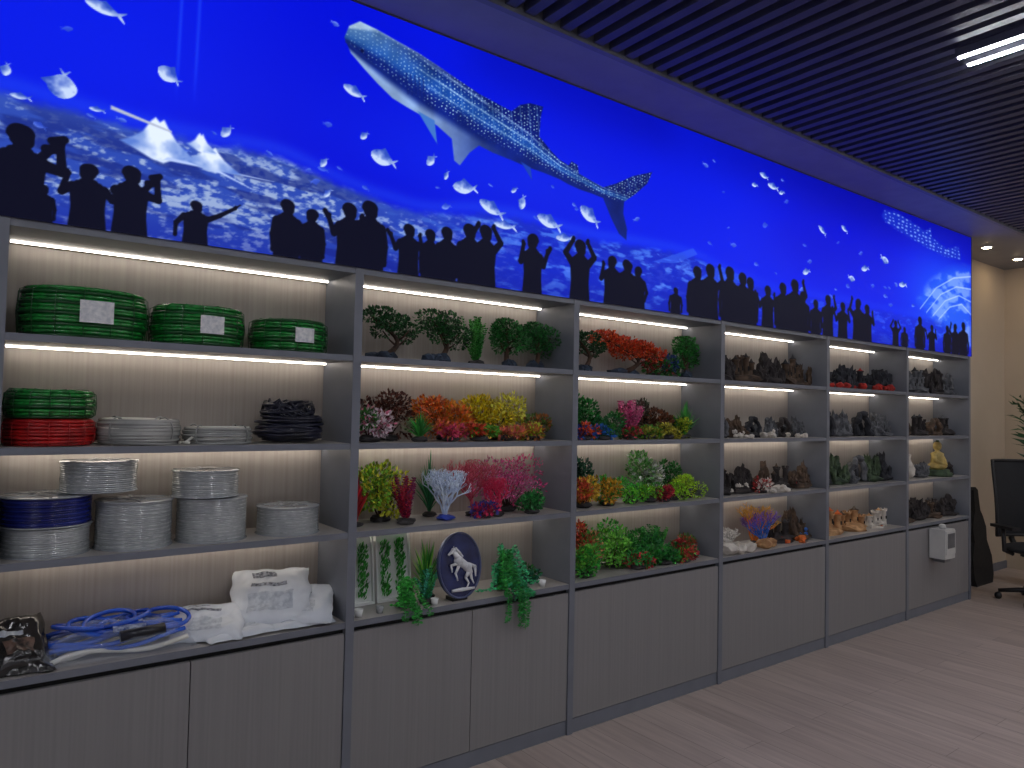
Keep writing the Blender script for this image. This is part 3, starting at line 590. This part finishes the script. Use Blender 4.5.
def plate(x,y,z):
    q=MB(); blue=mat('navy_glazed_plate',(24,30,70),(40,50,104),rough=.15,scale=14,spec=.7); wh=mat('white_relief',(230,230,230),(206,210,218),rough=.35); rim=mat('silver_rim',(104,112,146),(70,78,116),rough=.3,metal=.3)
    M=Matrix.Translation((x,y,z+.158))@Rx(-.14)@Matrix.Scale(1.1,4)
    def disc(rx,rz,y0,y1,m):
        vs=[];n=40
        for yy in (y0,y1):
            for k in range(n): a=2*math.pi*k/n; vs.append(M@Vector((rx*math.cos(a),yy,rz*math.sin(a))))
        q.add(vs,[tuple(range(n)),tuple(range(2*n-1,n-1,-1))]+[(k,n+k,n+(k+1)%n,(k+1)%n) for k in range(n)],m)
    disc(.105,.135,0,.012,rim); disc(.097,.127,-.003,.001,blue)
    q.tube([M@Vector((.102*math.cos(a),-.003,.132*math.sin(a))) for a in np.linspace(0,2*math.pi,41)[:-1]],.005,rim,seg=6,closed=True)
    def seg_(a,b,r1,r2):
        D=.012; q.tube([M@Vector((a[0],-D,a[1])),M@Vector(((a[0]+b[0])/2,-D-.001,(a[1]+b[1])/2)),M@Vector((b[0],-D,b[1]))],[r1,(r1+r2)/2,r2],wh,seg=10)
        for p,r in ((a,r1),(b,r2)): V,F=ICO[2]; q.add([M@Vector((p[0]+v[0]*r,-D+v[1]*r,p[1]+v[2]*r)) for v in V],F,wh,True)
    seg_((-.012,.02),(.032,-.012),.021,.017); seg_((.03,-.01),(.04,-.03),.02,.013)
    seg_((-.015,.028),(-.036,.062),.016,.009); seg_((-.035,.064),(-.058,.048),.010,.005)
    seg_((-.034,.07),(-.032,.08),.004,.001)
    seg_((-.02,.008),(-.05,.004),.008,.005); seg_((-.05,.004),(-.046,-.022),.005,.003)
    seg_((-.012,.0),(-.03,-.03),.008,.005); seg_((-.03,-.03),(-.022,-.058),.005,.003)
    seg_((.036,-.028),(.018,-.052),.011,.006); seg_((.018,-.052),(.032,-.075),.006,.004); seg_((.032,-.075),(.022,-.092),.004,.003)
    seg_((.042,-.03),(.046,-.056),.009,.006); seg_((.046,-.056),(.056,-.078),.005,.003)
    seg_((.044,-.0),(.066,-.012),.006,.008); seg_((.066,-.012),(.068,-.05),.008,.003)
    seg_((-.022,.07),(-.006,.05),.005,.007); seg_((-.006,.05),(.008,.036),.007,.004)
    q.tube([M@Vector((xx,-.010,-.098-.02*(1-(xx/.06)**2)*0)) for xx in (-.05,0,.06)],[.006,.009,.005],wh,seg=8)
    ps=mat('plate_stand',(40,36,36),rough=.5)
    q.box(-.04,.04,-.01,.05,0,.016,ps,Matrix.Translation((x,y,z))); q.box(-.006,.006,.02,.035,-.15,.02,ps,Matrix.Translation((x,y,z+.158))@Rx(-.1))
    q.build('horse_relief_plate')
plate(1.755,.045,z)
def pot(x,y,z,r=.02,m=None,name='small_plastic_cup'):
    q=MB(); q.lathe([(r*.7,0),(r,r*1.6),(r*.9,r*1.6),(r*.62,r*.2)],(x,y,z),m or m_card,seg=18); q.build(name)
pot(1.26,.045,z); pot(1.36,.05,z,.018,clr); pot(2.24,.04,z); pot(1.62,.035,z,.018)
bush(2.24,z,.14,.08,[TEAL,G],y=.15,n=120)
z=LV[2]
bush(2.58,z,.22,.27,[(40,136,60),(56,166,70)],y=.19,n=560,lobes=7); bush(2.70,z,.22,.17,[(38,116,60),G],y=.12,n=380); stalks(2.91,z,.18,.225,[(240,120,166),(226,86,150)],n=22,y=.12,L=.026); bush(3.04,z,.2,.24,[(86,62,54),(64,74,50)],y=.2,n=400); bush(3.2,z,.2,.18,[(130,74,42),(96,56,34)],y=.15,n=380); bush(3.33,z,.15,.13,[YG,G],y=.1,n=260); spiky(3.42,z,.22,.22,[(60,166,70),(90,184,80)],y=.13,n=100); spiky(3.51,z,.12,.26,[(70,166,80),(80,184,90)],y=.2,n=50,bw=.008)
bush(2.53,z,.12,.09,[(236,90,46),(60,104,200)],y=.05,n=200); bush(2.66,z,.13,.08,[(50,124,210),(80,176,70)],y=.05,n=170); bush(2.86,z,.15,.07,[(176,50,60),G],y=.05,n=170); bush(3.02,z,.17,.08,[(164,164,56),GL],y=.06,n=220); bush(3.18,z,.16,.09,[(214,204,70),(124,136,56)],y=.06,n=220)
z=LV[1]
bush(2.60,z,.24,.27,[(34,110,72),(28,84,70)],y=.21,n=460,dep=.07); bush(2.56,z,.17,.16,[(250,164,36),(236,104,66),(250,196,60)],y=.09,n=400); bush(2.74,z,.17,.16,[(250,174,50),(84,176,60)],y=.1,n=360); bush(2.93,z,.20,.15,[(124,220,60),(70,196,70)],y=.1,n=460,L=.014); bush(3.06,z,.17,.11,[LIME,(70,176,70)],y=.08,n=340,L=.013); bush(3.15,z,.28,.28,[(200,220,170),(114,186,96),(240,246,230)],y=.2,n=560,dep=.08,L=.028); bush(3.16,z,.11,.1,[(206,50,70),(136,50,60)],y=.06,n=170); bush(3.27,z,.16,.11,[(164,230,46),LIME],y=.09,n=320,L=.013); bush(3.43,z,.24,.15,[(174,230,36),(204,242,70)],y=.13,n=500,L=.014); bush(3.40,z,.22,.22,[(60,144,70),G],y=.23,dep=.05,n=240)
z=LV[0]
bush(2.64,z,.25,.30,[(250,120,66),(240,80,76),(252,176,120),(94,194,80)],y=.17,n=620,lobes=9); bush(2.56,z,.16,.17,[(70,186,70),(124,204,70)],y=.07,n=320); bush(2.86,z,.25,.26,[(80,196,70),(134,214,80),(110,200,70)],y=.17,n=560,lobes=8); bush(3.03,z,.27,.22,[(60,164,60),(50,134,70)],y=.15,n=520); stalks(3.2,z,.22,.21,[(50,154,70),(90,184,80)],y=.16,n=20,L=.024); bush(2.95,z,.19,.11,[(60,174,80),(214,60,70)],y=.06,n=260); bush(3.17,z,.2,.1,[(40,134,60),(70,174,70)],y=.06,n=240); bush(3.36,z,.17,.13,[(190,50,60),(50,144,70)],y=.12,n=260); bush(3.48,z,.15,.16,[(180,86,60),(104,154,70)],y=.16,n=260); bush(3.33,z,.13,.08,[(214,84,70),GL],y=.05,n=160)
# ------------------------------------------------------------ rock ornaments
def rk(c,c2,s=18): return mat('ornament_%s'%str(c),c,c2,rough=.85,scale=s,bump=.6)
def peaks(x,z,w,h,m,y=.15,n=5,name='rock_peak_ornament',extra=None):
    q=MB(); q.blob((x,y,z+h*.12),(w*.48,min(.09,w*.4),h*.16),m,2,.3,3,seed=x)
    for k in range(n):
        px=x+w*(-.38+.76*k/max(1,n-1)); hh=h*R(.55,1) if k!=n//2 else h; r=w*.16
        q.blob((px,y+R(-.03,.03),z+hh*.5),(r,min(r,.05),hh*.5),m,3,.4,2.8,seed=k+x*3)
        q.blob((px+R(-.02,.02),y-R(.02,.05),z+hh*.3),(r*.6,r*.5,hh*.3),m,2,.4,3,seed=k+x*5)
    if extra:
        for k in range(5): q.blob((x+R(-.4,.4)*w,y-R(.02,.06),z+R(.1,.35)*h),(.014,.014,.016),extra,1,.2,3,seed=k)
    return q.build(name)
def castle(x,z,w,h,m,m2,y=.15,name='castle_ornament',n=4,extra=None):
    q=MB(); q.blob((x,y,z+h*.1),(w*.5,min(.09,w*.4),h*.2),m,2,.3,3,seed=x*2)
    for k in range(n):
        px=x+w*(-.34+.68*k/max(1,n-1)); hh=h*(R(.5,.8) if k!=n//2 else .78); r=w*R(.07,.10); yy=y+R(-.03,.03)
        q.lathe([(r*1.1,0),(r,hh*.3),(r*.9,hh),(r*1.15,hh+.003),(r*1.15,hh+.012)],(px,yy,z),m,seg=12)
        if k%2==0 or k==n//2: q.lathe([(r*1.25,hh+.012),(r*.6,hh+h*.1),(r*.05,hh+h*.21)],(px,yy,z),m2,seg=12)
        else:
            for j in range(6): a=j*1.047; q.box(-.004,.004,-.004,.004,0,.012,m,Matrix.Translation((px+math.cos(a)*r,yy+math.sin(a)*r,z+hh+.012)))
        q.box(px-.005,px+.005,yy-r*1.12,yy-r*.8,z+hh*.5,z+hh*.7,m_black)
        if k<n-1: q.box(px,px+w*.68/(n-1),y-.012,y+.012,z,z+hh*.55,m)
    if extra:
        for k in range(6): q.blob((x+R(-.4,.4)*w,y-R(.03,.07),z+h*R(.05,.2)),(.015,.012,.014),extra,1,.2,3,seed=k)
    return q.build(name)
def arch(x,z,w,h,m,y=.15,name='rock_arch_ornament'):
    q=MB()
    for j in range(2):
        pts=[];rr=[]
        for k in range(13):
            a=math.pi*k/12; pts.append((x+math.cos(a)*w*.36*(1-.3*j)+.03*j,y+.03*(j*2-1)+.01*math.sin(k*2),z+.012+math.sin(a)*h*(.82-.25*j))); rr.append(w*.085*(1+.45*noise.noise(Vector((k*.9,x*3,j)))))
        q.tube(pts,rr,m,seg=8,smooth=False)
    for k in range(4): q.blob((x+R(-.45,.45)*w,y+R(-.05,.05),z+h*.08),(w*.14,.04,h*.14),m,2,.3,3,seed=k+x)
    return q.build(name)
def pebbles(x,z,w,h,m,y=.12,n=8,name='aquarium_rock'):
    q=MB()
    for k in range(n):
        r=R(.25,.5)*h; q.blob((x+R(-.45,.45)*w,y+R(-.05,.06),z+r*.75),(r*R(1,1.5),min(r*1.1,.05),r),m,2,.25,2.5,seed=k+x*4)
    return q.build(name)
br1=rk((104,84,68),(48,38,32)); br2=rk((66,60,60),(34,30,32)); gy=rk((116,118,122),(60,62,68)); dk_=rk((54,56,64),(24,26,32)); redm=rk((196,50,40),(130,28,24)); whm=rk((222,216,206),(184,176,166)); sand_=rk((210,166,118),(156,114,76)); gn=rk((86,106,76),(46,60,48)); orr=rk((232,122,56),(196,82,36)); blm=rk((70,124,204),(44,80,156))
z=LV[3]
peaks(3.77,z,.24,.19,br2,n=4); castle(4.03,z,.26,.2,br1,br2,n=5); peaks(4.30,z,.24,.21,br2,n=5); castle(4.56,z,.28,.225,br1,dk_,n=5); peaks(4.72,z,.12,.15,br1,n=3)
for i,x in enumerate((4.98,5.25,5.52,5.79)):
    if i%2: peaks(x,z,.25,.17,dk_,extra=redm)
    else: castle(x,z,.25,.18,dk_,redm,extra=redm)
for i,x in enumerate((4.92,5.12,5.38,5.64,5.84)): pebbles(x,z,.15,.06,redm,y=.05,n=4,name='red_rock_ornament')
peaks(6.2,z,.26,.2,gy,n=5); castle(6.5,z,.28,.24,gy,dk_,n=5); peaks(6.78,z,.26,.22,br2,n=4); peaks(7.03,z,.24,.18,gy,n=4)
z=LV[2]
for i,x in enumerate((3.75,3.93,4.1,4.28,4.45,4.62)):
    (arch(x,z,.18,.14,(gy,br2,dk_)[i%3]) if i%2==0 else peaks(x,z,.18,.13,(gy,br1,gy)[i%3],extra=whm,n=3))
for x in (3.82,4.2,4.5): pebbles(x,z,.2,.05,whm,y=.05,n=4,name='white_shell_pebbles')
for i,x in enumerate((4.98,5.24,5.52,5.8)): (arch(x,z,.27,.2,dk_) if i%2==0 else peaks(x,z,.24,.18,gy,n=4))
for i,x in enumerate((6.2,6.5,6.8,7.03)): (castle(x,z,.24,.19,br2,gy,n=4) if i%2 else arch(x,z,.26,.15,br1))
z=LV[1]
for i,x in enumerate((3.76,3.97,4.2,4.42,4.65)): (peaks(x,z,.22,.17,(br1,br2)[i%2],extra=(redm,whm)[i%2],n=4) if i%3 else castle(x,z,.22,.18,br2,br1,extra=whm))
bush(4.12,z,.12,.1,[(226,218,210),(206,70,66)],y=.06,n=120); pebbles(4.3,z,.4,.06,whm,y=.05,n=7,name='white_shell_pebbles')
for i,x in enumerate((4.97,5.2,5.46,5.7,5.87)): (peaks(x,z,.2,.21,(dk_,gn)[i%2],n=4) if i!=2 else arch(x,z,.28,.22,gy))
z=LV[0]
coral(3.84,z,.2,.15,(232,228,220),(206,202,196),y=.12,r0=.009,nb=7,depth=4,bm_=whm,name='white_coral_skeleton'); pebbles(3.83,z,.32,.09,whm,y=.07,n=9,name='white_coral_rock')
coral(4.18,z,.3,.28,(244,154,60),(236,120,50),y=.17,r0=.007,nb=7,depth=4,bm_=rk((100,80,70),(60,50,50)),tip=(246,190,90)); coral(4.22,z,.3,.26,(70,130,226),(60,110,206),y=.12,r0=.006,nb=7,depth=4,bm_=rk((100,80,70),(60,50,50)),tip=(150,110,220)); pebbles(4.22,z,.2,.07,sand_,y=.06,n=6,name='sand_rock')
castle(4.46,z,.22,.16,br2,dk_,extra=redm); peaks(4.66,z,.2,.2,br1,n=3,extra=blm); pebbles(4.55,z,.3,.05,orr,y=.05,n=4,name='orange_rock')
castle(5.05,z,.34,.21,sand_,orr,n=5); castle(5.42,z,.3,.18,sand_,br1,n=4,extra=redm); castle(5.76,z,.28,.15,whm,sand_,n=4,extra=orr)
for i,x in enumerate((6.2,6.48,6.76,7.02)): (peaks(x,z,.26,.17,br2,n=4) if i%2 else castle(x,z,.26,.17,br1,dk_,n=4))
z=LV[1]
q=MB(); q.lathe([(.03,0),(.055,.03),(.06,.08),(.035,.13),(.022,.17),(.03,.2)],(6.32,.14,z),whm,seg=20); q.build('white_stone_vase')
peaks(6.55,z,.2,.12,gy,n=3)
q=MB(); gold=mat('gold_statue',(206,180,106),(160,140,80),rough=.5,scale=20); x=6.84;y=.12
sb=lambda r:r*1.2
q.lathe([(.115,0),(.12,.03),(.095,.045),(.10,.06)],(x,y,z),gn,seg=24)
q.blob((x,y,z+.09),(.10,.07,.04),gold,3,.05,2,smooth=True); q.lathe([(.058,.08),(.07,.12),(.06,.165),(.068,.20),(.024,.22),(.024,.235)],(x,y,z),gold,seg=20,sy=.75)
q.blob((x,y,z+.265),(.035,.035,.042),gold,3,.02,2,smooth=True,flat=False); q.blob((x,y,z+.308),(.016,.016,.014),gn,2,.02,2,smooth=True,flat=False)
for s_ in (-1,1): q.tube([(x+s_*.065,y,z+.195),(x+s_*.092,y-.02,z+.14),(x+s_*.02,y-.065,z+.105)],[.02,.017,.012],gold,seg=8); q.blob((x+s_*.035,y,z+.262),(.006,.009,.016),gold,1,0,1)
q.build('seated_buddha_statue'); peaks(7.07,z,.16,.12,br2,n=3)
q=MB(); wp=mat('white_plastic',(206,206,202),(196,196,194),rough=.35); gp=mat('grey_panel',(110,112,116),rough=.4)
q.box(6.38,6.57,-.13,-.008,.46,.70,wp); q.box(6.39,6.56,-.138,-.13,.50,.69,wp); q.box(6.41,6.54,-.142,-.138,.55,.67,gp); q.box(6.42,6.53,-.11,-.02,.43,.46,gp); q.lathe([(.025,0),(.025,.03),(.012,.04)],(6.475,-.07,.70),wp,seg=16)
q.build('wall_mounted_fish_feeder')
# ------------------------------------------------------------ office chair
def chair(cx,cy,rot):
    root=empty('office_chair',(cx,cy,0)); root.rotation_euler=(0,0,rot)
    k=mat('black_chair_plastic',(20,20,22),(28,28,30),rough=.45); fab=mat('black_mesh_fabric',(24,25,28),(34,35,38),rough=.85,scale=120)
    q=MB()
    for i in range(5):
        a=i*1.2566; c,s_=math.cos(a),math.sin(a)
        q.tube([(0,0,.11),(c*.15,s_*.15,.10),(c*.30,s_*.30,.075)],[.03,.022,.016],k,seg=8)
        for o in (-.014,.014):
            q.tube([(c*.30-s_*(o-.008),s_*.30+c*(o-.008),.03),(c*.30-s_*(o+.008),s_*.30+c*(o+.008),.03)],.029,k,seg=16)
    q.build('star_base',root)
    q=MB(); q.lathe([(.03,.08),(.03,.26),(.02,.27),(.02,.42)],(0,0,0),k,seg=16); q.box(-.1,.1,-.09,.09,.40,.43,k); q.build('gas_column',root)
    q=MB(); q.blob((0,0,.475),(.27,.26,.05),fab,4,.02,1,smooth=True); q.build('seat',root)
    q=MB(); vs=[];fs=[];nx,nz_=12,16
    for lay in (0,.014):
        for j in range(nz_+1):
            for i in range(nx+1):
                u=i/nx*2-1; v=j/nz_; w=.245*(1-.22*v**3-.1*(1-v)**2); x_=u*w; y_=.27+.05*math.sin(v*3.1)*-.6+.10*v*v-.05*u*u+lay; vs.append((x_,y_,.56+.68*v))
    n1=(nx+1)*(nz_+1)
    for j in range(nz_):
        for i in range(nx):
            a=j*(nx+1)+i; fs.append((a,a+1,a+nx+2,a+nx+1)); fs.append((a+n1,a+nx+1+n1,a+nx+2+n1,a+1+n1))
    q.add(vs,fs,fab,True)
    rim=[vs[j*(nx+1)] for j in range(nz_+1)]+[vs[nz_*(nx+1)+i] for i in range(1,nx+1)]+[vs[j*(nx+1)+nx] for j in range(nz_-1,-1,-1)]+[vs[i] for i in range(nx-1,0,-1)]
    q.tube(rim,.014,k,seg=8,closed=True); q.tube([(0,.08,.42),(0,.26,.43),(0,.33,.52),(0,.31,.75)],[.025,.028,.025,.02],k,seg=8); q.build('backrest',root)
    q=MB()
    for s_ in (-1,1):
        q.tube([(s_*.22,.02,.43),(s_*.30,.02,.46),(s_*.31,.02,.66)],[.016,.018,.018],k,seg=8); q.box(s_*.31-.04,s_*.31+.04,-.14,.13,.66,.685,k)
    q.build('armrests',root)
chair(7.56,-.42,-.6)
q=MB(); prof=[(.0,.0),(.14,.0),(.17,.08),(.17,.26),(.11,.42),(.12,.55),(.08,.66),(.045,.72),(.04,.92),(.0,.95)]
M=Matrix.Translation((7.97,.15,0))@Rx(-.09); out=[(x,z) for x,z in prof]+[(-x,z) for x,z in prof[::-1][1:-1]]
vs=[M@Vector((x*1.35,yy,z_)) for yy in (0,.1) for x,z_ in out]; k=len(out)
q.add(vs,[tuple(range(k))[::-1],tuple(range(k,2*k))]+[(i,(i+1)%k,(i+1)%k+k,i+k) for i in range(k)],mat('black_nylon_bag',(18,19,22),(28,29,32),rough=.7,scale=30)); q.build('black_instrument_bag')
q=MB(); px,py=8.42,-.22; q.lathe([(.13,0),(.17,.3),(.18,.32),(.16,.32),(.14,.28)],(px,py,0),mat('ceramic_pot',(190,188,184),rough=.3),seg=28); q.lathe([(.12,.25),(.145,.28)],(px,py,0),stone,seg=20)
for k in range(11):
    a=k*.571+.3; rr=R(.35,.55); hh=R(1.2,1.75)
    if math.sin(a)>0: rr*=.5
    pts=[Vector((px+math.cos(a)*rr*t**2,py+math.sin(a)*rr*t**2,.27+hh*(1.25*t-.35*t**3))) for t in np.linspace(0,1,14)]
    q.tube(pts,[.008*(1-.7*i/13) for i in range(14)],lm((60,84,40)),seg=5)
    for i in range(5,14):
        for s_ in (-1,1):
            d=Vector((-math.sin(a)*s_,math.cos(a)*s_,-.25))+(pts[i]-pts[i-1]).normalized()*.8; q.leaf(pts[i],d,.22*(1-.5*abs(i-9)/6),.03,lm((40,84,44)))
q.build('potted_palm')
# ------------------------------------------------------------ world, camera
w=bpy.data.worlds.new('world'); scene.world=w; w.use_nodes=True; w.node_tree.nodes['Background'].inputs[0].default_value=(.5,.55,.6,1); w.node_tree.nodes['Background'].inputs[1].default_value=.3
yaw,pitch,roll=.6437,.0358,.0205
f=Vector((math.sin(yaw)*math.cos(pitch),math.cos(yaw)*math.cos(pitch),math.sin(pitch))); r=Vector((math.cos(yaw),-math.sin(yaw),0)); u=r.cross(f)
r2=r*math.cos(roll)+u*math.sin(roll); u2=-r*math.sin(roll)+u*math.cos(roll)
cam=bpy.data.cameras.new('camera'); cam.sensor_width=36; cam.lens=720/1024*36; co=bpy.data.objects.new('camera',cam); COL.objects.link(co)
Mx=Matrix((r2,u2,-f)).transposed().to_4x4(); Mx.translation=Vector((-.0587,-2.7417,1.6197)); co.matrix_world=Mx; scene.camera=co
